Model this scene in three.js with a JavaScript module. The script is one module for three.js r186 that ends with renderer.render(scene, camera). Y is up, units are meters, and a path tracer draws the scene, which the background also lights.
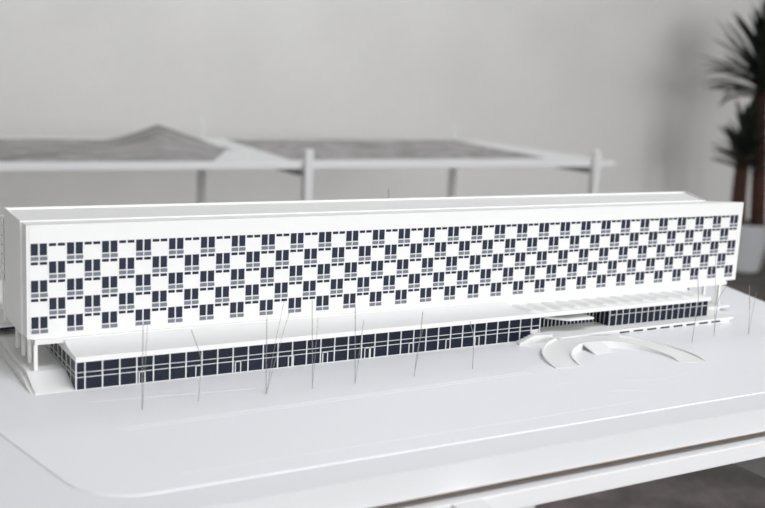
import * as THREE from 'three';
import { RoundedBoxGeometry } from 'three/addons/geometries/RoundedBoxGeometry.js';
import { mergeGeometries } from 'three/addons/utils/BufferGeometryUtils.js';
import { RectAreaLightUniformsLib } from 'three/addons/lights/RectAreaLightUniformsLib.js';

// ------------------------------------------------------------------ camera, light, exposure
const Y0 = 0.862;                       // survey heights are measured from the top window row; the floor lies 0.862 m below it
const scene = new THREE.Scene();
const camera = new THREE.PerspectiveCamera(27.256, 765 / 508, 0.02, 40);
camera.position.set(-0.1848, 0.1625 + Y0, 0.8914);
camera.rotation.set(-0.17904, -0.53442, 0.05066, 'YXZ');
camera.focus = 1.02;
camera.userData.fStop = 5.6;
scene.add(camera);

scene.background = new THREE.Color(0.86, 0.93, 1.0);          // overcast sky outside the windows

const renderer = new THREE.WebGLRenderer({ antialias: true });
renderer.toneMapping = THREE.LinearToneMapping;
renderer.toneMappingExposure = 1.0;
renderer.shadowMap.enabled = true;
RectAreaLightUniformsLib.init();

const ROOM = { x0: -4.2, x1: 8.2, z0: -3.75, z1: 7.6, h: 3.6 };
const DAY = 8.7;
// daylight openings along x in the wall behind the camera: [start, end, sill, head]
const FRONT = [[-1.1, 0.5, 0.9, 3.35], [0.8, 2.4, 0.9, 3.35], [2.7, 4.3, 0.9, 3.35]];
for (const [a, b, s, h] of FRONT) {
  const l = new THREE.RectAreaLight(new THREE.Color(0.98, 0.99, 1.0), DAY, b - a - 0.1, h - s - 0.1);
  l.position.set((a + b) / 2, (s + h) / 2, ROOM.z1 - 0.04); l.lookAt((a + b) / 2, (s + h) / 2, -9); l.castShadow = true; scene.add(l);
}

// ------------------------------------------------------------------ helpers
let seed = 7;
const rnd = () => { seed = (seed * 1664525 + 1013904223) >>> 0; return seed / 4294967296; };
const taken = {};
const numbered = (n) => { const k = taken[n] = (taken[n] ?? -1) + 1; return k ? n + '_' + String(k).padStart(3, '0') : n; };
function finish(m) { m.castShadow = true; m.receiveShadow = true; return m; }
// a Group at a thing's base (survey coordinates); its parts are given in survey coordinates as well
function thing(name, label, category, o, group) {
  const g = new THREE.Group(); g.name = numbered(name);
  g.position.set(o[0], o[1] + Y0, o[2]); g.userData = { label, category };
  if (group) g.userData.group = group;
  g.userData.o = undefined; origin.set(g, o); scene.add(g); delete g.userData.o;
  return g;
}
const origin = new Map();
function obj(name, geo, mat, parent, label) {
  const o = origin.get(parent);
  geo = geo.clone().translate(-o[0], -o[1], -o[2]);
  const m = finish(new THREE.Mesh(geo, mat)); m.name = name; parent.add(m); origin.set(m, o);
  if (label) m.userData.label = label;
  return m;
}
// a piece that shares its geometry with its likes: placed, not rebuilt
function piece(name, geo, mat, parent, p) {
  const o = origin.get(parent) ?? [0, 0, 0];
  const m = finish(new THREE.Mesh(geo, mat)); m.name = name; m.position.set(p[0] - o[0], p[1] - o[1], p[2] - o[2]);
  parent.add(m); origin.set(m, p); return m;
}
function struct(name, geo, mat) {
  const m = finish(new THREE.Mesh(geo, mat)); m.name = name; m.userData.kind = 'structure'; scene.add(m); return m;
}
const box = (x0, x1, y0, y1, z0, z1) => new THREE.BoxGeometry(x1 - x0, y1 - y0, z1 - z0).translate((x0 + x1) / 2, (y0 + y1) / 2, (z0 + z1) / 2);
const rbox = (x0, x1, y0, y1, z0, z1, r) => new RoundedBoxGeometry(x1 - x0, y1 - y0, z1 - z0, 2, r).translate((x0 + x1) / 2, (y0 + y1) / 2, (z0 + z1) / 2);
const merge = (l) => mergeGeometries(l.map((g) => { g = g.index ? g.toNonIndexed() : g; for (const k of Object.keys(g.attributes)) if (!['position', 'normal', 'uv'].includes(k)) g.deleteAttribute(k); return g; }));
// plan polygon [[x, z], ...] raised from y0 to y1
function prism(pts, y0, y1, holes = []) {
  const path = (l, S) => { l.forEach(([x, z], i) => (i ? S.lineTo(x, -z) : S.moveTo(x, -z))); S.closePath(); return S; };
  const s = path(pts, new THREE.Shape()); for (const h of holes) s.holes.push(path(h, new THREE.Path()));
  return new THREE.ExtrudeGeometry(s, { depth: y1 - y0, bevelEnabled: false }).rotateX(-Math.PI / 2).translate(0, y0, 0);
}
// side polygon [[z, y], ...] run from x0 to x1
function sideRun(pts, x0, x1) {
  const s = new THREE.Shape(); pts.forEach(([z, y], i) => (i ? s.lineTo(-z, y) : s.moveTo(-z, y))); s.closePath();
  return new THREE.ExtrudeGeometry(s, { depth: x1 - x0, bevelEnabled: false }).rotateY(Math.PI / 2).translate(x0, 0, 0);
}
// front polygon [[x, y], ...] run from z0 to z1
function frontRun(pts, z0, z1) {
  const s = new THREE.Shape(); pts.forEach(([x, y], i) => (i ? s.lineTo(x, y) : s.moveTo(x, y))); s.closePath();
  return new THREE.ExtrudeGeometry(s, { depth: z1 - z0, bevelEnabled: false }).translate(0, 0, z0);
}

// ------------------------------------------------------------------ materials
function noiseTexture(size, octaves, fn, srgb = true) {
  const grids = octaves.map(([n]) => Array.from({ length: n * n }, rnd)), d = new Uint8Array(size * size * 4);
  const at = (g, n, u, v) => {
    const x = u * n, y = v * n, i = Math.floor(x), j = Math.floor(y); let a = x - i, b = y - j; a = a * a * (3 - 2 * a); b = b * b * (3 - 2 * b);
    const q = (p, r) => g[(p % n) + (r % n) * n];
    return (q(i, j) * (1 - a) + q(i + 1, j) * a) * (1 - b) + (q(i, j + 1) * (1 - a) + q(i + 1, j + 1) * a) * b;
  };
  for (let y = 0; y < size; y++) for (let x = 0; x < size; x++) {
    let s = 0, w = 0; octaves.forEach(([n, k], i) => { s += k * at(grids[i], n, x / size, y / size); w += k; });
    const c = fn(s / w, x / size, y / size), o = (y * size + x) * 4;
    d[o] = c[0]; d[o + 1] = c[1]; d[o + 2] = c[2]; d[o + 3] = 255;
  }
  const t = new THREE.DataTexture(d, size, size); t.magFilter = THREE.LinearFilter; t.minFilter = THREE.LinearMipmapLinearFilter; t.generateMipmaps = true;
  t.wrapS = t.wrapT = THREE.RepeatWrapping; if (srgb) t.colorSpace = THREE.SRGBColorSpace; t.needsUpdate = true; return t;
}
const lin = (r, g, b) => new THREE.Color().setRGB(r, g, b);
const std = (c, rough, more = {}) => new THREE.MeshStandardMaterial({ color: c, roughness: rough, ...more });
const M = {
  card: std(lin(0.835, 0.83, 0.815), 0.6),
  acrylic: std(lin(0.85, 0.85, 0.84), 0.42),
  ground: std(lin(0.86, 0.868, 0.885), 0.42),
  board: std(lin(0.8, 0.806, 0.815), 0.5),
  line: std(lin(0.86, 0.865, 0.87), 0.5),
  rawEdge: std(lin(0.2, 0.12, 0.075), 0.8),
  navy: new THREE.MeshPhysicalMaterial({ color: lin(0.02, 0.026, 0.048), roughness: 0.5, specularIntensity: 0.4 }),
  slate: std(lin(0.16, 0.18, 0.225), 0.5),
  frame: std(lin(0.72, 0.71, 0.69), 0.6),
  glass: new THREE.MeshPhysicalMaterial({ color: lin(0.009, 0.013, 0.027), roughness: 0.2, specularIntensity: 0.5 }),
  mullion: std(lin(0.74, 0.74, 0.74), 0.5),
  wire: std(lin(0.34, 0.33, 0.32), 0.45, { metalness: 0.6 }),
  tableWhite: std(lin(0.88, 0.88, 0.88), 0.35),
  post: std(lin(0.86, 0.86, 0.86), 0.4),
  railGrey: std(lin(0.62, 0.62, 0.63), 0.5),
  pot: std(lin(0.62, 0.63, 0.65), 0.45),
  soil: std(lin(0.03, 0.022, 0.016), 1),
  paper: std(lin(0.82, 0.82, 0.81), 0.8),
  ceiling: std(lin(0.82, 0.82, 0.81), 0.9),
};
M.wall = std(lin(1, 1, 1), 0.92, { map: noiseTexture(256, [[5, 1], [40, 0.3], [128, 0.4]], (v) => { const k = 239 + v * 10; return [k, k - 1, k - 4]; }) });
M.floor = std(lin(1, 1, 1), 0.8, { map: noiseTexture(512, [[3, 1], [9, 1], [30, 0.7], [128, 0.5]], (v) => { const k = Math.min(1, Math.max(0, (v - 0.32) * 2.6)); return [68 + 50 * k, 63 + 45 * k, 62 + 45 * k]; }) });
function aerialTexture(s) {                                     // an aerial photograph of streets and roofs, printed in grey
  seed = s; const n = 512, cv = document.createElement('canvas'); cv.width = cv.height = n; const c = cv.getContext('2d');
  c.fillStyle = '#a39e9d'; c.fillRect(0, 0, n, n);
  for (let i = 0; i < 1400; i++) { const k = 125 + rnd() * 75; c.fillStyle = `rgb(${k + 3},${k},${k})`; const a = rnd() < 0.5 ? 0.3 : 0.3 + Math.PI / 2; c.save(); c.translate(rnd() * n, rnd() * n); c.rotate(a); c.fillRect(0, 0, 4 + rnd() * 22, 4 + rnd() * 10); c.restore(); }
  for (let i = 0; i < 160; i++) { const k = 98 + rnd() * 30; c.fillStyle = `rgba(${k - 4},${k},${k - 6},.55)`; c.beginPath(); c.arc(rnd() * n, rnd() * n, 4 + rnd() * 20, 0, 7); c.fill(); }
  c.strokeStyle = '#aaa6a5'; for (let i = 0; i < 9; i++) { c.lineWidth = 1 + rnd() * 3; c.beginPath(); const x = rnd() * n; c.moveTo(x, 0); c.lineTo(x - 160, n); c.stroke(); c.beginPath(); const y = rnd() * n; c.moveTo(0, y); c.lineTo(n, y + 160); c.stroke(); }
  const t = new THREE.CanvasTexture(cv); t.colorSpace = THREE.SRGBColorSpace; return t;
}
M.aerialA = std(lin(1, 1, 1), 0.55, { map: aerialTexture(11), side: THREE.DoubleSide });
M.aerialB = std(lin(1, 1, 1), 0.55, { map: aerialTexture(23), side: THREE.DoubleSide });
seed = 91;

// ------------------------------------------------------------------ the room
{
  const { x0, x1, z0, z1, h } = ROOM, t = 0.2;
  const uv = (g, k, a, b) => { const p = g.attributes.position, u = g.attributes.uv; for (let i = 0; i < p.count; i++) u.setXY(i, p.getComponent(i, a) * k, p.getComponent(i, b) * k); return g; };
  struct('floor', uv(box(x0 - t, x1 + t, -t, 0, z0 - t, z1 + t), 0.45, 0, 2), M.floor);
  struct('ceiling', box(x0 - t, x1 + t, h, h + t, z0 - t, z1 + t), M.ceiling);
  struct('wall_back', uv(box(x0 - t, x1 + t, 0, h, z0 - t, z0), 0.8, 0, 1), M.wall);
  struct('wall_right', uv(box(x1, x1 + t, 0, h, z0, z1), 0.8, 2, 1), M.wall);
  const pierced = (a, b, holes) => {
    const s = new THREE.Shape(); s.moveTo(a, 0); s.lineTo(b, 0); s.lineTo(b, h); s.lineTo(a, h); s.closePath();
    for (const [p, q, lo, hi] of holes) { const c = new THREE.Path(); c.moveTo(p, lo); c.lineTo(p, hi); c.lineTo(q, hi); c.lineTo(q, lo); c.closePath(); s.holes.push(c); }
    return new THREE.ExtrudeGeometry(s, { depth: t, bevelEnabled: false });
  };
  struct('wall_front', pierced(x0 - t, x1 + t, FRONT).translate(0, 0, z1), M.wall);
  struct('wall_left', uv(box(x0 - t, x0, 0, h, z0, z1), 0.8, 2, 1), M.wall);
  const clear = new THREE.MeshPhysicalMaterial({ color: 0xffffff, roughness: 0, transmission: 1, thickness: 0 });
  const put = (g) => g.translate(0, 0, z1);
  FRONT.forEach(([a, b, lo, hi], i) => {
    const m = (a + b) / 2, z = 0.1, w = 0.05;
    const f = struct('window_' + (i + 1), put(merge([box(a, a + w, lo, hi, z, z + w), box(b - w, b, lo, hi, z, z + w), box(a, b, lo, lo + w, z, z + w), box(a, b, hi - w, hi, z, z + w), box(m - w / 2, m + w / 2, lo, hi, z, z + w)])), M.tableWhite);
    const pane = finish(new THREE.Mesh(put(box(a + w, b - w, lo + w, hi - w, z + 0.02, z + 0.024)), clear));
    pane.name = 'pane'; f.add(pane);
  });
  struct('baseboard_back', box(x0, x1, 0, 0.06, z0, z0 + 0.012), M.wall);
}

// ------------------------------------------------------------------ ceiling luminaires
const LAMP = 15.5;
for (const [x, z] of [[0.45, 1.5], [1.35, 1.5], [2.25, 1.5], [2.0, -2.5]]) {
  const yc = ROOM.h - Y0, l = thing('ceiling_light', 'flat square ceiling light above the ' + (z > 0 ? 'table with the building model' : 'table with the aerial prints'), 'ceiling light', [x, yc - 0.05, z], z > 0 ? 'ceiling lights above the model' : undefined);
  obj('housing', rbox(x - 0.36, x + 0.36, yc - 0.05, yc, z - 0.36, z + 0.36, 0.006), M.tableWhite, l);
  obj('diffuser', box(x - 0.33, x + 0.33, yc - 0.054, yc - 0.05, z - 0.33, z + 0.33), std(lin(0.8, 0.8, 0.8), 0.6, { emissive: 0xffffff, emissiveIntensity: 1 }), l);
  const r = new THREE.RectAreaLight(0xf6f9ff, LAMP, 0.66, 0.66); r.position.set(x, ROOM.h - 0.058, z); r.lookAt(x, 0, z); r.castShadow = true; scene.add(r);
}

// ------------------------------------------------------------------ the table under the model
const G = -0.119, STEP = 0.0009, TOP = -0.1427, SLAB = -0.1476;   // site level, kerb height, underside of the base, table top
{
  const t = thing('display_table', 'white table with rounded posts carrying the building model', 'table', [0.4, -Y0, 0]);
  obj('tabletop', rbox(-0.62, 0.915, SLAB - 0.0148, SLAB, -0.4, 0.3078, 0.0008), M.tableWhite, t);
  for (const x of [-0.56, 0.2425, 0.89]) {
    const foot = (z0, z1, turn) => {
      const s = new THREE.Shape(), w = 0.0128, d = z1 - z0, r = 0.0105; s.moveTo(-w, 0); s.lineTo(w, 0); s.lineTo(w, d - r); s.quadraticCurveTo(w, d, w - r, d); s.lineTo(-w + r, d); s.quadraticCurveTo(-w, d, -w, d - r); s.closePath();
      const g = new THREE.ExtrudeGeometry(s, { depth: SLAB + Y0 - 0.0003, bevelEnabled: false, curveSegments: 8 }).rotateX(Math.PI / 2); if (turn) g.rotateY(Math.PI);
      return g.translate(x, SLAB - 0.0003, turn ? z1 : z0);
    };
    obj('leg', foot(0.3079, 0.334, false), M.post, t);
    obj('leg', foot(-0.4256, -0.4002, true), M.post, t);
  }
  for (const x of [-0.41, 0.606]) obj('side_rail', box(x, x + 0.024, -0.2, SLAB - 0.0148, -0.395, 0.306), M.railGrey, t, 'grey rail under the tabletop');
}

// ------------------------------------------------------------------ the model's base board
const rightEdge = (z) => 0.9315 - 0.32 * z;
const base = thing('model_base', 'wide white base board with raised kerb lines under the building model', 'base board', [0.4, SLAB, 0]);
{
  for (const z of [0.2, -0.05, -0.33]) obj('batten', box(-0.4, 0.8, SLAB, TOP + 0.0001, z - 0.02, z + 0.02), M.board, base);
  const pts = [[-0.42, 0.3005], [rightEdge(0.3005), 0.3005], [rightEdge(-0.42), -0.42], [-0.42, -0.42]];
  obj('raw_underside', prism(pts.map(([x, z]) => [x, z]), TOP + 0.0001, TOP + 0.0011), M.rawEdge, base, 'raw brown fibreboard edge');
  obj('board', prism(pts, TOP + 0.0011, G - STEP), M.board, base);
  // raised site plate with a rounded kerb corner
  const plate = [];
  plate.push([-0.12, -0.41], [rightEdge(-0.41) - 0.0005, -0.41], [rightEdge(0.267) - 0.0005, 0.2675]);
  const cx = 0.022, cz = 0.2185, r = 0.049;
  for (let i = 0; i <= 16; i++) { const a = (i / 16) * 1.36; plate.push([cx - Math.sin(a) * r, cz + Math.cos(a) * r]); }
  plate.push([-0.0475, 0.119], [-0.095, -0.13]);
  obj('site_plate', prism(plate, G - STEP, G), M.ground, base);
  const strip = (pts, w = 0.0006) => {
    const c = new THREE.CatmullRomCurve3(pts.map(([x, z]) => new THREE.Vector3(x, 0, z)), false, 'centripetal'), n = pts.length === 2 ? 1 : 24, L = [], R = [];
    for (let i = 0; i <= n; i++) { const p = c.getPoint(i / n), d = c.getTangent(i / n); L.push([p.x - d.z * w / 2, p.z + d.x * w / 2]); R.unshift([p.x + d.z * w / 2, p.z - d.x * w / 2]); }
    return prism([...L, ...R], G, G + 0.00012);
  };
  const lines = [[[0.03, 0.0735], [0.17, 0.0885]], [[0.036, 0.1475], [0.43, 0.1395]], [[0.034, 0.142], [0.43, 0.134]], [[0.03, 0.0735], [0.0345, 0.14]], [[0.0345, 0.1475], [0.0495, 0.2425]], [[0.05, 0.244], [0.33, 0.2446]], [[0.33, 0.2446], [0.465, 0.2434]],
    [[0.602, 0.176], [0.59, 0.1865], [0.57, 0.1965], [0.545, 0.2], [0.519, 0.197], [0.5, 0.186]], [[0.459, 0.142], [0.4585, 0.158], [0.448, 0.173], [0.43, 0.179]], [[0.459, 0.2122], [0.478, 0.214], [0.492, 0.22], [0.5, 0.2265]], [[0.66, 0.196], [0.648, 0.2], [0.64, 0.208], [0.633, 0.222]], [[0.64, 0.245], [0.78, 0.2465]]];
  for (const l of lines) obj('kerb_line', strip(l), M.line, base);
}

// ------------------------------------------------------------------ the building model
const w = 0.015, hgt = 0.01584, COLS = 57, ROWS = 5;
const b = thing('building_model', 'white scale model of a long slab building with checkerboard windows above a glazed podium', 'building model', [0.43, G, -0.04]);
{
  // front slab (carries the facade) and the block behind it with its sunken roof
  const yT = 0.0156, yB = -0.0826, zj = -0.0186, zb = -0.0886;
  obj('front_slab', prism([[-0.0026, -0.0006], [0.8614, -0.0006], [0.8614, -0.002], [0.8145, zj], [-0.0026, zj]], yB, yT), M.card, b);
  const deck = 0.0161, block = obj('rear_block', prism([[-0.0042, zj], [0.8145, zj], [0.8536, zb], [-0.0042, zb]], yB, deck), M.card, b);
  obj('roof_parapet', prism([[-0.0042, zj - 0.0007], [-0.0042, zj], [0.8145, zj], [0.8141, zj - 0.0007]], deck, deck + 0.0009), M.card, block);
  obj('roof_parapet', prism([[-0.0042, zb], [-0.0042, zb + 0.0012], [0.8529, zb + 0.0012], [0.8536, zb]], deck, deck + 0.0021), M.card, block);
  obj('roof_parapet', frontlessSide([[zj - 0.0007, 0.0009], [zb + 0.0012, 0.0021]], -0.0042, -0.0031, 0, deck), M.card, block);
  obj('roof_parapet', frontlessSide([[zj - 0.0007, 0.0009], [zb + 0.0012, 0.0021]], 0.8133, 0.8145, -0.5586, deck), M.card, block);
  const sheet = obj('facade', box(-0.0008, 0.8614, yB, yT - 0.0002, -0.0006, 0), M.card, b, 'white facade sheet with checkerboard windows');
  obj('edge_strip', box(-0.003, -0.0013, yB, yT, -0.002, -0.0001), M.card, b);
  // checkerboard: windows and blank panels with two vent slots above
  const frameG = box(0, 0.0138, -0.0149, 0.0002, -0.0001, 0.00022), paneG = box(0, 0.0059, -0.0101, 0, 0, 0.0003), panelG = box(0, 0.0063, -0.0032, 0, 0, 0.0003), slotG = box(0, 0.0059, -0.0024, 0, -0.0001, 0.0003);
  for (let r = 0; r < ROWS; r++) for (let c = 0; c < COLS; c++) {
    const x = c * w + 0.0003, y = -r * hgt;
    if ((r + c) % 2 === 0) {
      const f = piece('window', frameG, M.frame, b, [x, y, 0]);
      for (const dx of [0.0002, 0.0076]) {
        piece('window_pane', paneG, M.navy, f, [x + dx, y, 0.00012]);
        piece('spandrel_panel', panelG, M.slate, f, [x + dx, y - 0.0113, 0.00012]);
      }
    } else for (const dx of [0.0002, 0.0076]) piece('vent_slot', slotG, M.navy, sheet, [x + dx, y - 0.0001, 0]);
  }
  // canopy strip below the facade, soffit band
  obj('canopy_strip', box(0.0026, 0.842, -0.0868, yB, -0.088, 0.004), M.card, b);
  // balconies along the rear
  for (let i = 0; i < 7; i++) obj('balcony_slab', box(-0.0056, 0.84, 0.0098 - i * 0.0088 - 0.0066, 0.0098 - i * 0.0088, -0.1, zb), M.card, b);
  obj('rear_wall', box(-0.0046, 0.84, -0.0868, 0.0085, -0.099, zb), M.card, b);

  // columns
  const TL = -0.1092;
  for (const z of [0.0026, -0.0215, -0.0465, -0.072]) obj('column', rbox(0.0031 - 0.0016, 0.0031 + 0.0016, TL, -0.0868, z - 0.0016, z + 0.0016, 0.0004), M.card, b);
  for (const x of [0.805, 0.832]) for (const z of [0.0016, -0.0215, -0.0465, -0.072]) obj('column', rbox(x - 0.0016, x + 0.0016, -0.1125, -0.0868, z - 0.0016, z + 0.0016, 0.0004), M.card, b);

  // podium
  const zw = 0.040, gT = -0.0938, roofTop = -0.0889, roofBot = -0.0934;
  const pod = obj('podium_body', merge([box(0.0285, 0.519, G, roofBot, -0.085, zw - 0.0012), box(0.519, 0.6175, G, roofBot, -0.085, 0.0185), box(0.6175, 0.7725, G, roofBot, -0.085, zw - 0.0012)]), M.card, b);
  const roof = obj('podium_roof', merge([box(0.0265, 0.7705, roofBot, roofTop, -0.086, 0.0455), box(0.0265, 0.7705, roofTop, -0.0868, -0.086, 0.002)]), M.card, b, 'flat overhanging podium roof');
  // saw-tooth bays on the roof
  const toothGeo = (x0, xc, x1, z0, z1, zt, h) => {              // a low asymmetric ridge running out towards the eave
    const zs = [z0, zt, z1], hs = [h * 0.6, h, 0.0001], y = roofTop, pos = [], tri = (a, c, d) => pos.push(...a, ...c, ...d);
    for (let j = 0; j < 2; j++) for (const [p, q] of [[[x0, 0], [xc, 1]], [[xc, 1], [x1, 0]]]) {
      const V = ([x, k], i) => [x, y + 0.00004 + k * hs[i], zs[i]]; tri(V(p, j), V(p, j + 1), V(q, j + 1)); tri(V(p, j), V(q, j + 1), V(q, j));
    }
    const g = new THREE.BufferGeometry(); g.setAttribute('position', new THREE.Float32BufferAttribute(pos, 3)); g.computeVertexNormals(); g.setAttribute('uv', new THREE.Float32BufferAttribute(new Float32Array(pos.length / 3 * 2), 2)); return g;
  };
  for (let k = 0; k < 13; k++) { const x = 0.503 + k * 0.02015; obj('roof_tooth', toothGeo(x, x + 0.0046, x + 0.0201, 0.004, 0.0442, 0.0385, 0.0028), M.card, roof); }
  const cove = [[0.0035, roofTop - 0.001], [0.0035, -0.0832]]; for (let i = 1; i <= 10; i++) cove.push([0.0045 + 0.03 * i / 10, roofTop + 0.00003 + 0.0053 * (1 - i / 10) ** 2.4]);
  obj('roof_cove', sideRun([...cove, [0.0345, roofTop - 0.001]], 0.0268, 0.4985), M.card, roof);
  obj('roof_cove', sideRun([[0.0035, roofTop - 0.001], [0.0035, -0.0836], [0.0045, -0.0853], [0.0058, -0.0872], [0.0075, -0.0884], [0.0095, roofTop + 0.00003], [0.0095, roofTop - 0.001]], 0.4985, 0.7702), M.card, roof);
  // front glazing: 32 bays, three rows
  const rows = [[gT, -0.1034], [-0.1041, -0.1077], [-0.1084, -0.1186]];
  const bayX = [0.0272]; for (let k = 0; k <= 32; k++) bayX.push(0.0353 + k * 0.01475);
  const cache = {};
  const paneOf = (a, c, y1, y0) => { const k = [(c - a).toFixed(5), (y1 - y0).toFixed(5)].join(); return cache[k] ??= box(0, c - a, -(y1 - y0), 0, -0.001, 0); };
  const vbar = cache.vbar = box(-0.00058, 0.00058, -0.0254, 0, -0.0008, 0.0004);
  for (let i = 0; i < bayX.length - 1; i++) {
    const x0 = bayX[i] + 0.0007, x1 = bayX[i + 1] - 0.0007;
    for (const [y1, y0] of rows) piece('glass_pane', paneOf(x0, x1, y1, y0), M.glass, pod, [x0, y1, zw]);
    piece('mullion', vbar, M.mullion, pod, [bayX[i] + (i ? 0 : 0.0007), gT + 0.0004, zw]);
  }
  piece('mullion', vbar, M.mullion, pod, [0.5073, gT + 0.0004, zw]);
  for (const y of [-0.10375, -0.10805]) obj('transom', box(0.0272, 0.519, y - 0.0003, y + 0.0003, zw - 0.0008, zw + 0.0003), M.mullion, pod);
  obj('bottom_rail', box(0.0272, 0.508, G, -0.1185, zw - 0.001, zw + 0.0004), M.mullion, pod);
  // two shorter bays over the landing
  for (const [y1, y0] of [[gT, -0.1034], [-0.1041, -0.1077]]) piece('glass_pane', paneOf(0.508, 0.5185, y1, y0), M.glass, pod, [0.508, y1, zw]);
  piece('mullion', vbar, M.mullion, pod, [0.5188, gT + 0.0004, zw]);
  // doors
  for (const x of [0.0812, 0.1324, 0.1699, 0.2226, 0.2583, 0.304, 0.3542, 0.3982, 0.4342]) obj('door_frame', frontRunFrame(x, x + 0.006, G, -0.1079, 0.00085, zw, zw + 0.0009), M.mullion, pod);
  obj('door_frame', frontRunFrame(0.3101, 0.3155, G, -0.1079, 0.00085, zw, zw + 0.0009), M.mullion, pod);
  // glazing of the short side
  const sideBars = [0.0392, 0.024, 0.009, -0.006, -0.021, -0.036, -0.051];
  for (let i = 0; i < sideBars.length - 1; i++) {
    for (const [y1, y0] of rows) obj('glass_pane', box(0.0275, 0.0285, y0, y1, sideBars[i + 1] + 0.0006, sideBars[i] - 0.0006), M.glass, pod);
    obj('mullion', box(0.0271, 0.0283, G, gT + 0.0004, sideBars[i + 1] - 0.0006, sideBars[i + 1] + 0.0006), M.mullion, pod);
  }
  for (const y of [-0.10375, -0.10805]) obj('transom', box(0.0271, 0.0283, y - 0.0003, y + 0.0003, -0.051, 0.0395), M.mullion, pod);
  // right wing: 16 bays with one transom
  const wy = -0.1133, bar2 = box(-0.00046, 0.00046, -(gT + 0.0004 - wy), 0, -0.0008, 0.0004);
  for (let k = 0; k <= 16; k++) {
    const x = 0.6179 + k * 0.00966; piece('mullion', bar2, M.mullion, pod, [x, gT + 0.0004, zw]);
    if (k < 16) for (const [y1, y0] of [[gT, -0.1001], [-0.1008, wy + 0.0002]]) piece('glass_pane', paneOf(x + 0.0006, x + 0.00906, y1, y0), M.glass, pod, [x + 0.0006, y1, zw]);
  }
  obj('transom', box(0.6179, 0.7725, -0.1008, -0.1001, zw - 0.0008, zw + 0.0003), M.mullion, pod);
  for (let k = 0; k < 3; k++) {                                  // its short side inside the entrance recess
    obj('glass_pane', box(0.6168, 0.6175, wy, gT, 0.0197 + k * 0.0066, 0.0253 + k * 0.0066), M.glass, pod);
    obj('mullion', box(0.6165, 0.6174, wy, gT + 0.0004, 0.0189 + k * 0.0066, 0.0197 + k * 0.0066), M.mullion, pod);
  }
  // the other short side and the recessed entrance glazing
  obj('glass_pane', box(0.519, 0.5196, wy, gT, 0.0195, 0.0385), M.glass, pod);
  for (let k = 0; k < 18; k++) {
    const x = 0.521 + k * 0.0054; obj('glass_pane', box(x - 0.0004, x + 0.0042, wy, gT, 0.0185, 0.0192), M.glass, pod);
    obj('mullion', box(x + 0.0042, x + 0.005, wy, gT, 0.0185, 0.0196), M.mullion, pod);
  }
  // entrance canopy
  obj('entrance_canopy', prism([[0.5332, 0.0196], [0.5332, 0.03], [0.552, 0.0487], [0.5855, 0.0503], [0.5855, 0.0196]], -0.0998, -0.0978), M.card, b, 'thin flat canopy plate over the entrance');

  // terraces, plinth, stairs
  const ty = -0.1128;
  obj('entrance_terrace', prism([[0.512, 0.0185], [0.8, 0.0185], [0.8, 0.0562], [0.574, 0.0582], [0.572, 0.0605], [0.53, 0.0625], [0.522, 0.055], [0.512, 0.0505]], ty - 0.0022, ty), M.card, b);
  const pl = obj('terrace_plinth', box(0.5745, 0.796, G, ty - 0.0022, 0.0185, 0.0545), M.card, b);
  obj('terrace_plinth', prism([[0.512, 0.0185], [0.5745, 0.0185], [0.5745, 0.0545], [0.522, 0.053], [0.512, 0.05]], G, ty - 0.0022), M.card, b);
  for (let k = 0; k < 8; k++) for (let q = 0; q < 4; q++) obj('basement_window', box(0.6212 + k * 0.0206 + q * 0.0036, 0.6243 + k * 0.0206 + q * 0.0036, -0.1179, -0.1158, 0.0545, 0.0548), M.navy, pl);
  obj('landing_block', box(0.5078, 0.5215, G, -0.1115, 0.0405, 0.0495), M.card, b);
  obj('stair_parapet', frontRun([[0.4822, G], [0.5253, G], [0.5253, -0.1108], [0.5006, -0.1098], [0.4822, -0.1168]], 0.0495, 0.0545), M.card, b);
  for (let k = 0; k < 5; k++) obj('step', box(0.489 + k * 0.0045, 0.5078, G + k * 0.0015, G + (k + 1) * 0.0015, 0.0405, 0.0495), M.card, b);
  obj('tower_terrace', box(0.7745, 0.845, -0.1145, -0.1125, -0.085, 0.0105), M.card, b);
  obj('tower_terrace', box(0.79, 0.832, G, -0.1145, -0.085, 0.007), M.card, b);
  // raised terrace beneath the columns, with its apron and retaining wall
  obj('raised_terrace', prism([[-0.0022, 0.0062], [0.0272, 0.0062], [0.0272, -0.086], [0.03, -0.26], [-0.03, -0.26], [-0.0035, -0.1]], G, TL), M.card, b);
  obj('apron', sideRun([[0.0062, G], [0.0402, G], [0.0402, G + 0.0002], [0.0062, TL]], -0.0022, 0.0271), M.acrylic, b, 'sloping apron beside the podium corner');
  const wall = (x0, x1) => { const l = [[-0.11, G], [0.0402, G], [0.0402, G + 0.0012], [0.0075, TL + 0.0013], [-0.11, TL + 0.0013]]; return sideRun(l, x0, x1); };
  obj('retaining_wall', wall(-0.0055, -0.0022), M.card, b);
  obj('retaining_bank', sideRun([[-0.13, G], [0.0385, G], [0.006, -0.1125], [-0.13, -0.1125]], -0.0085, -0.0055), M.card, b);
  // low vaulted wing behind
  const arch = []; for (let i = 0; i <= 14; i++) { const a = Math.PI * i / 14; arch.push([-0.022 + 0.041 * Math.cos(a), -0.0985 + 0.0165 * Math.sin(a)]); }
  obj('vaulted_wing', frontRun(arch, -0.24, -0.123), M.card, b);
  obj('wing_fascia', box(-0.065, 0.022, -0.1012, -0.0985, -0.245, -0.119), M.card, b);
  obj('wing_window_band', box(-0.06, 0.018, -0.1045, -0.1012, -0.24, -0.124), M.navy, b, 'dark window band below the fascia');
}
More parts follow.
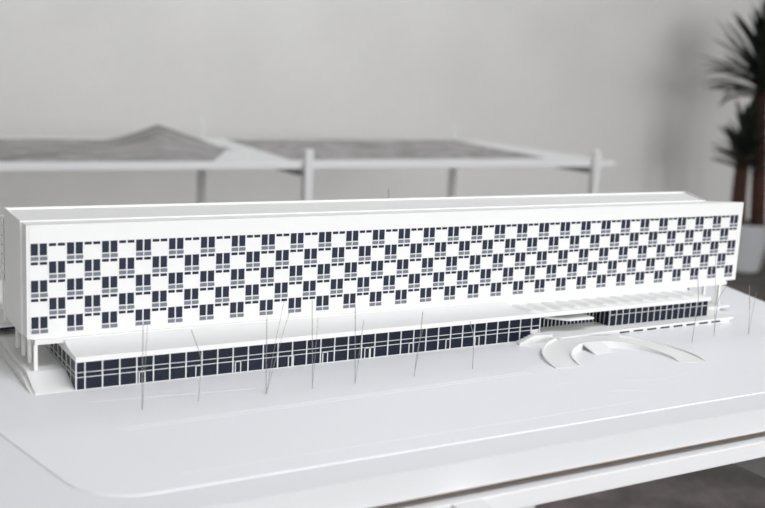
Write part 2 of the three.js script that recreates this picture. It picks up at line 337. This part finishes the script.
// a low wall along z whose height runs from one end to the other, leaning in plan by k metres of x per metre of z
function frontlessSide([[za, ha], [zc, hc]], x0, x1, k, y) {
  const g = sideRun([[za, y], [za, y + ha], [zc, y + hc], [zc, y]], x0, x1), p = g.attributes.position;
  for (let i = 0; i < p.count; i++) p.setX(i, p.getX(i) + (p.getZ(i) - za) * k);
  g.computeVertexNormals(); return g;
}
function frontRunFrame(x0, x1, y0, y1, t, z0, z1) { return merge([box(x0, x0 + t, y0, y1, z0, z1), box(x1 - t, x1, y0, y1, z0, z1), box(x0, x1, y1 - t, y1, z0, z1)]); }

// ------------------------------------------------------------------ curved driveway ramp
{
  const cx = 0.548, cz = 0.143, d = thing('driveway_ramp', 'white curved driveway ramp rising to the entrance terrace', 'ramp', [cx, G, 0.1]);
  const P0 = 5, P1 = 201, H = 0.0052;
  const ss = (t) => { t = Math.min(1, Math.max(0, t)); return t * t * (3 - 2 * t) * 0.45 + t * 0.55; };
  const height = (p) => H * Math.min(ss((p - P0) / 68), ss((P1 - p) / 86));
  const arc = (r0, r1, a0, a1, lift, n = 48) => {
    const pos = [], idx = [], rad = Math.PI / 180;
    for (let i = 0; i <= n; i++) {
      const p = a0 + (a1 - a0) * i / n, y = G + Math.max(0.0003, height(p) + lift * Math.min(1, 0.25 + Math.min(p - P0, P1 - p) / 14)), c = -Math.cos(p * rad), s = -Math.sin(p * rad);
      const k = 1 + 0.055 * Math.max(0, (p - 100) / 100); for (const [r, yy] of [[r0, G], [r0, y], [r1, y], [r1, G]]) pos.push(cx + c * r * k, yy, cz + s * r * k);
    }
    for (let i = 0; i < n; i++) for (let k = 0; k < 4; k++) { const a = i * 4 + k, e = i * 4 + (k + 1) % 4; idx.push(a, a + 4, e, e, a + 4, e + 4); }
    idx.push(0, 1, 2, 0, 2, 3); const q = n * 4; idx.push(q, q + 2, q + 1, q, q + 3, q + 2);
    const g = new THREE.BufferGeometry(); g.setAttribute('position', new THREE.Float32BufferAttribute(pos, 3)); g.setIndex(idx);
    const f = g.toNonIndexed(); f.computeVertexNormals(); f.setAttribute('uv', new THREE.Float32BufferAttribute(new Float32Array(f.attributes.position.count * 2), 2)); return f;
  };
  obj('road', arc(0.0552, 0.082, P0, P1, 0), M.card, d);
  obj('inner_parapet', arc(0.0535, 0.0552, P0, P1, 0.0018), M.card, d);
  obj('outer_parapet', arc(0.082, 0.084, P0, 72, 0.002), M.card, d);
  obj('outer_parapet', arc(0.082, 0.0838, 128, P1, 0.0018), M.card, d);
  // sloped stair plate from the crest down to the court
  const t = 0.0012, g = sideRun([[0.0895, -0.1124], [0.0915, -0.1122], [0.1105, G + 0.0002], [0.1105, G], [0.1075, G], [0.0895, -0.1124 - t]], 0, 0.0245);
  const sk = g.attributes.position; for (let i = 0; i < sk.count; i++) sk.setX(i, sk.getX(i) + 0.5365 + (sk.getZ(i) - 0.09) * 0.02);
  obj('stair_plate', g, M.card, d);
}

// ------------------------------------------------------------------ wire trees
const F = [0.0632, 0.1116, 0.1717, 0.2148, 0.2575, 0.3191, 0.3852, 0.675, 0.72, 0.7662];
const wires = [
  ['two tall parallel stems in front of the first podium door', 0.0632, 0.1076, [[[0.0632, G], [0.0634, -0.08], [0.064, -0.0482]], [[0.0634, G], [0.0652, -0.08], [0.0666, -0.0484]]]],
  ['single stem bending back into one slanted branch before the podium', 0.1116, 0.1045, [[[0.1116, G], [0.1134, -0.0816], [0.1105, -0.073], [0.1051, -0.0578]]]],
  ['three spreading stems, the longest leaning over the facade', 0.1717, 0.1061, [[[0.1717, G], [0.1712, -0.085], [0.1709, -0.0519]], [[0.1717, G], [0.178, -0.078], [0.185, -0.0382]], [[0.172, G], [0.1795, -0.085], [0.1899, -0.0447]]]],
  ['one upright stem beside a shorter stem that leans slightly', 0.2148, 0.108, [[[0.2148, G], [0.2135, -0.08], [0.2119, -0.0393]], [[0.2148, G], [0.216, -0.085], [0.2168, -0.0547]]]],
  ['narrow V of two stems with the upright one longer', 0.2575, 0.1075, [[[0.2575, G], [0.256, -0.08], [0.255, -0.0495]], [[0.2575, G], [0.2602, -0.09], [0.2625, -0.0607]]]],
  ['pair of close stems curving together towards the entrance', 0.3191, 0.1084, [[[0.3191, G], [0.323, -0.09], [0.3254, -0.0584]], [[0.3191, G], [0.3205, -0.095], [0.3252, -0.074]]]],
  ['short stem with a small crooked tip beside the last podium door', 0.3852, 0.1077, [[[0.3852, G], [0.3841, -0.0875], [0.3793, -0.0718]]]],
  ['tall crooked stem in front of the glazed wing', 0.675, 0.1102, [[[0.675, G], [0.6772, -0.09], [0.679, -0.0735], [0.6754, -0.0488]]]],
  ['very tall thin stem with a curved side branch near the wing end', 0.72, 0.1, [[[0.72, G], [0.7205, -0.09], [0.7232, -0.074], [0.7333, -0.0625]], [[0.72, G], [0.714, -0.07], [0.706, -0.0176]]]],
  ['two stems forking low down on the open base beyond the wing', 0.7662, 0.1087, [[[0.7662, G], [0.764, -0.09], [0.7599, -0.0614]], [[0.7662, G], [0.7675, -0.093], [0.7698, -0.0692]]]],
];
for (const [what, x, z, stems] of wires) {
  const t = thing('wire_tree', 'grey wire tree: ' + what, 'wire tree', [x, G, z], 'wire trees along the podium');
  stems.forEach((s, k) => {
    const c = new THREE.CatmullRomCurve3(s.map(([a, y], i) => new THREE.Vector3(a, y, z + (k - 0.5) * 0.004 * i / s.length)));
    obj('stem', new THREE.TubeGeometry(c, 14, k ? 0.0002 : 0.00032, 5), M.wire, t);
  });
}
{
  const t = thing('wire_tree', 'grey wire tree whose tip shows above the roof edge, behind the slab', 'wire tree', [0.4655, G, -0.2], 'wire trees behind the slab');
  obj('stem', new THREE.TubeGeometry(new THREE.CatmullRomCurve3([new THREE.Vector3(0.4655, G, -0.2), new THREE.Vector3(0.467, -0.05, -0.2), new THREE.Vector3(0.4652, 0.0145, -0.2)]), 10, 0.0004, 5), M.wire, t);
}

// ------------------------------------------------------------------ the second table by the wall, with printed sheets
{
  const y = -0.142, t = thing('display_table', 'long white table with thin top and protruding posts near the wall', 'table', [1.2, -Y0, -2.4]);
  obj('tabletop', rbox(-1.2, 2.468, y - 0.02, y, -2.84, -1.965, 0.002), M.tableWhite, t);
  for (const x of [0.07, 1.221, 2.362]) {
    obj('leg', rbox(x - 0.0135, x + 0.0135, -Y0, -0.102, -1.964, -1.94, 0.003), M.post, t);
    obj('leg', rbox(x - 0.0135, x + 0.0135, -Y0, y - 0.005, -2.866, -2.841, 0.003), M.post, t);
    obj('leg_pin', new THREE.CylinderGeometry(0.006, 0.006, 0.075, 12).translate(x, y - 0.005 + 0.0375, -2.853), M.post, t);
    obj('side_rail', box(x - 0.012, x + 0.012, y - 0.043, y - 0.02, -2.84, -1.965), M.railGrey, t, 'grey rail under the tabletop');
  }
  // flat print
  const sheet = (name, label, poly, mat, lift, rear = () => 0) => {
    const c = poly.reduce((a, p) => [a[0] + p[0] / 4, a[1] + p[1] / 4], [0, 0]), s = thing(name, label, 'print', [c[0], y, c[1]]);
    const n = 64, pos = [], uv = [], idx = [];
    for (let j = 0; j <= n; j++) for (let i = 0; i <= n; i++) {
      const u = i / n, v = j / n, L = (k) => (poly[0][k] * (1 - u) + poly[1][k] * u) * (1 - v) + (poly[3][k] * (1 - u) + poly[2][k] * u) * v;
      pos.push(L(0), y + 0.0015 + lift(u, v), L(1) + v * rear(u)); uv.push(u, v);
    }
    const m = pos.length / 3; for (let k = 0; k < m; k++) { pos.push(pos[k * 3], pos[k * 3 + 1] - 0.0012, pos[k * 3 + 2]); uv.push(uv[k * 2], uv[k * 2 + 1]); }
    const N = n + 1, q = (a, e, f, h) => idx.push(a, e, f, a, f, h);
    for (let j = 0; j < n; j++) for (let i = 0; i < n; i++) { const a = j * N + i; q(a, a + 1, a + N + 1, a + N); q(a + m, a + N + m, a + N + 1 + m, a + 1 + m); }
    for (let i = 0; i < n; i++) { const e = n * N + i; q(i, i + m, i + 1 + m, i + 1); q(e, e + 1, e + 1 + m, e + m); const a = i * N, r = i * N + n; q(a, a + N, a + N + m, a + m); q(r, r + m, r + N + m, r + N); }
    const g = new THREE.BufferGeometry(); g.setAttribute('position', new THREE.Float32BufferAttribute(pos, 3)); g.setAttribute('uv', new THREE.Float32BufferAttribute(uv, 2)); g.setIndex(idx); g.computeVertexNormals();
    obj('paper_sheet', g, mat, s); return s;
  };
  sheet('aerial_print', 'flat grey aerial photograph print between the two end posts of the table', [[1.205, -2.04], [2.24, -2.085], [2.335, -2.82], [1.285, -2.775]], M.aerialB, () => 0);
  sheet('aerial_print', 'grey aerial photograph print with its rear corner curled up', [[-0.9, -2.03], [0.94, -2.01], [1.125, -2.73], [-0.9, -2.73]], M.aerialA, (u, v) => {
    const k = (u - 0.83) / 0.075, r = k <= 0 ? 0 : k < 1 ? k ** 1.6 : Math.max(0, 1 - (u - 0.905) / 0.095);
    return 0.07 * v ** 1.5 * r;
  }, (u) => 0.36 * Math.min(1, Math.max(0, (u - 0.82) / 0.14)));
  const s = thing('paper_slip', 'small white paper slip between the two aerial prints', 'paper', [1.19, y, -2.4]);
  obj('paper_sheet', sideRun([[-2.47, y + 0.0003], [-2.33, y + 0.0003], [-2.33, y + 0.0016], [-2.40, y + 0.007], [-2.47, y + 0.0016]], 1.135, 1.225), M.paper, s);
}

// ------------------------------------------------------------------ potted yucca by the wall
{
  const px = 4.445, pz = -3.02, p = thing('potted_yucca', 'tall dark yucca with two bare trunks in a white tapered pot', 'potted plant', [px, -Y0, pz]);
  const prof = [[0, 0], [0.085, 0], [0.094, 0.01], [0.135, 0.255], [0.139, 0.262], [0.136, 0.268], [0.126, 0.266], [0.12, 0.235], [0, 0.235]].map(([r, y]) => new THREE.Vector2(r, y));
  obj('pot', new THREE.LatheGeometry(prof, 40).translate(px, -Y0, pz), M.pot, p);
  obj('soil', new THREE.CylinderGeometry(0.1195, 0.1195, 0.01, 28).translate(px, -Y0 + 0.242, pz), M.soil, p);
  const bark = std(lin(1, 1, 1), 0.95, { map: noiseTexture(128, [[4, 0.6], [18, 1], [60, 0.8]], (v, u, y) => { const k = v * 1.1 + 0.12 * Math.sin(y * 150); return [46 + 50 * k, 30 + 30 * k, 26 + 24 * k]; }) });
  const leafM = [0, 1, 2].map((i) => std(lin(0.006 + 0.004 * i, 0.011 + 0.006 * i, 0.006 + 0.003 * i), 0.5, { side: THREE.DoubleSide }));
  const trunk = (pts, r) => {
    const c = new THREE.CatmullRomCurve3(pts.map((v) => new THREE.Vector3(...v))), g = new THREE.TubeGeometry(c, 60, r, 14), a = g.attributes.position, q = new THREE.Vector3();
    for (let i = 0; i < a.count; i++) { const u = Math.floor(i / 15), o = c.getPointAt(u / 60); q.fromBufferAttribute(a, i).sub(o).multiplyScalar(1 + 0.08 * Math.sin(u * 2.1) - 0.12 * u / 60).add(o); a.setXYZ(i, q.x, q.y, q.z); }
    g.computeVertexNormals(); return g;
  };
  // a leaf: a tapered folded blade along +y, drooping by its length
  const blade = (L, wd, droop) => {
    const n = 9, pos = [], idx = [], uv = [];
    for (let i = 0; i <= n; i++) {
      const t = i / n, hw = wd * (0.45 + 1.1 * t) * (1 - t ** 2.2), y = L * (t - droop * 0.35 * t * t * t), z = droop * L * 0.55 * t * t;
      pos.push(-hw, y, z - hw * 0.5, 0, y, z, hw, y, z - hw * 0.5, 0, y, z - 0.003 * (1 - t)); uv.push(0, t, 0.5, t, 1, t, 0.5, t);
    }
    for (let i = 0; i < n; i++) for (let k = 0; k < 4; k++) { const a = i * 4 + k, e = i * 4 + (k + 1) % 4; idx.push(a, e, a + 4, e, e + 4, a + 4); }
    const g = new THREE.BufferGeometry(); g.setAttribute('position', new THREE.Float32BufferAttribute(pos, 3)); g.setAttribute('uv', new THREE.Float32BufferAttribute(uv, 2)); g.setIndex(idx); g.computeVertexNormals(); return g;
  };
  const leaf = (o, az, tilt, L, wd, droop, m) => {
    const g = blade(L, wd, droop).rotateX(tilt).rotateY(az).translate(...o); return obj('leaf', g, leafM[m % 3], p);
  };
  const heads = [[[4.441, 0.20, pz], [[4.536, -0.63, pz], [4.505, -0.35, pz], [4.452, 0.03, pz], [4.441, 0.2, pz]], 0.042, 0.4, 84, 0.03], [[4.352, -0.2, pz + 0.01], [[4.384, -0.63, pz], [4.362, -0.42, pz], [4.352, -0.2, pz + 0.01]], 0.042, 0.25, 64, 0.024]];
  for (const [o, pts, r, L, n, wd] of heads) {
    obj('trunk', trunk(pts, r), bark, p, 'brown bare trunk');
    for (let i = 0; i < n; i++) {
      const t = (i + 0.5) / n, az = i * 2.39996 + rnd() * 0.4, tilt = 0.1 + (L > 0.3 ? 1.35 : 1.05) * t + (rnd() - 0.5) * 0.25, y = o[1] + 0.06 * (1 - t) - 0.12 * t;
      leaf([o[0], y, o[2]], az, tilt, L * (0.75 + rnd() * 0.35), wd * (0.85 + rnd() * 0.3), 0.12 + 0.5 * t * rnd(), i);
    }
  }
  // the long stray leaves that reach out before the wall
  for (const [tilt, L, wd, droop, az] of [[0.72, 0.42, 0.02, 0.02, -2.2], [1.22, 0.4, 0.02, 0.1, -2.25], [1.35, 0.36, 0.018, 0.15, -2.1], [1.62, 0.3, 0.018, 0.1, -2.2]]) leaf([4.43, 0.19, pz], az, tilt, L, wd, droop, 0);
}

renderer.render(scene, camera);
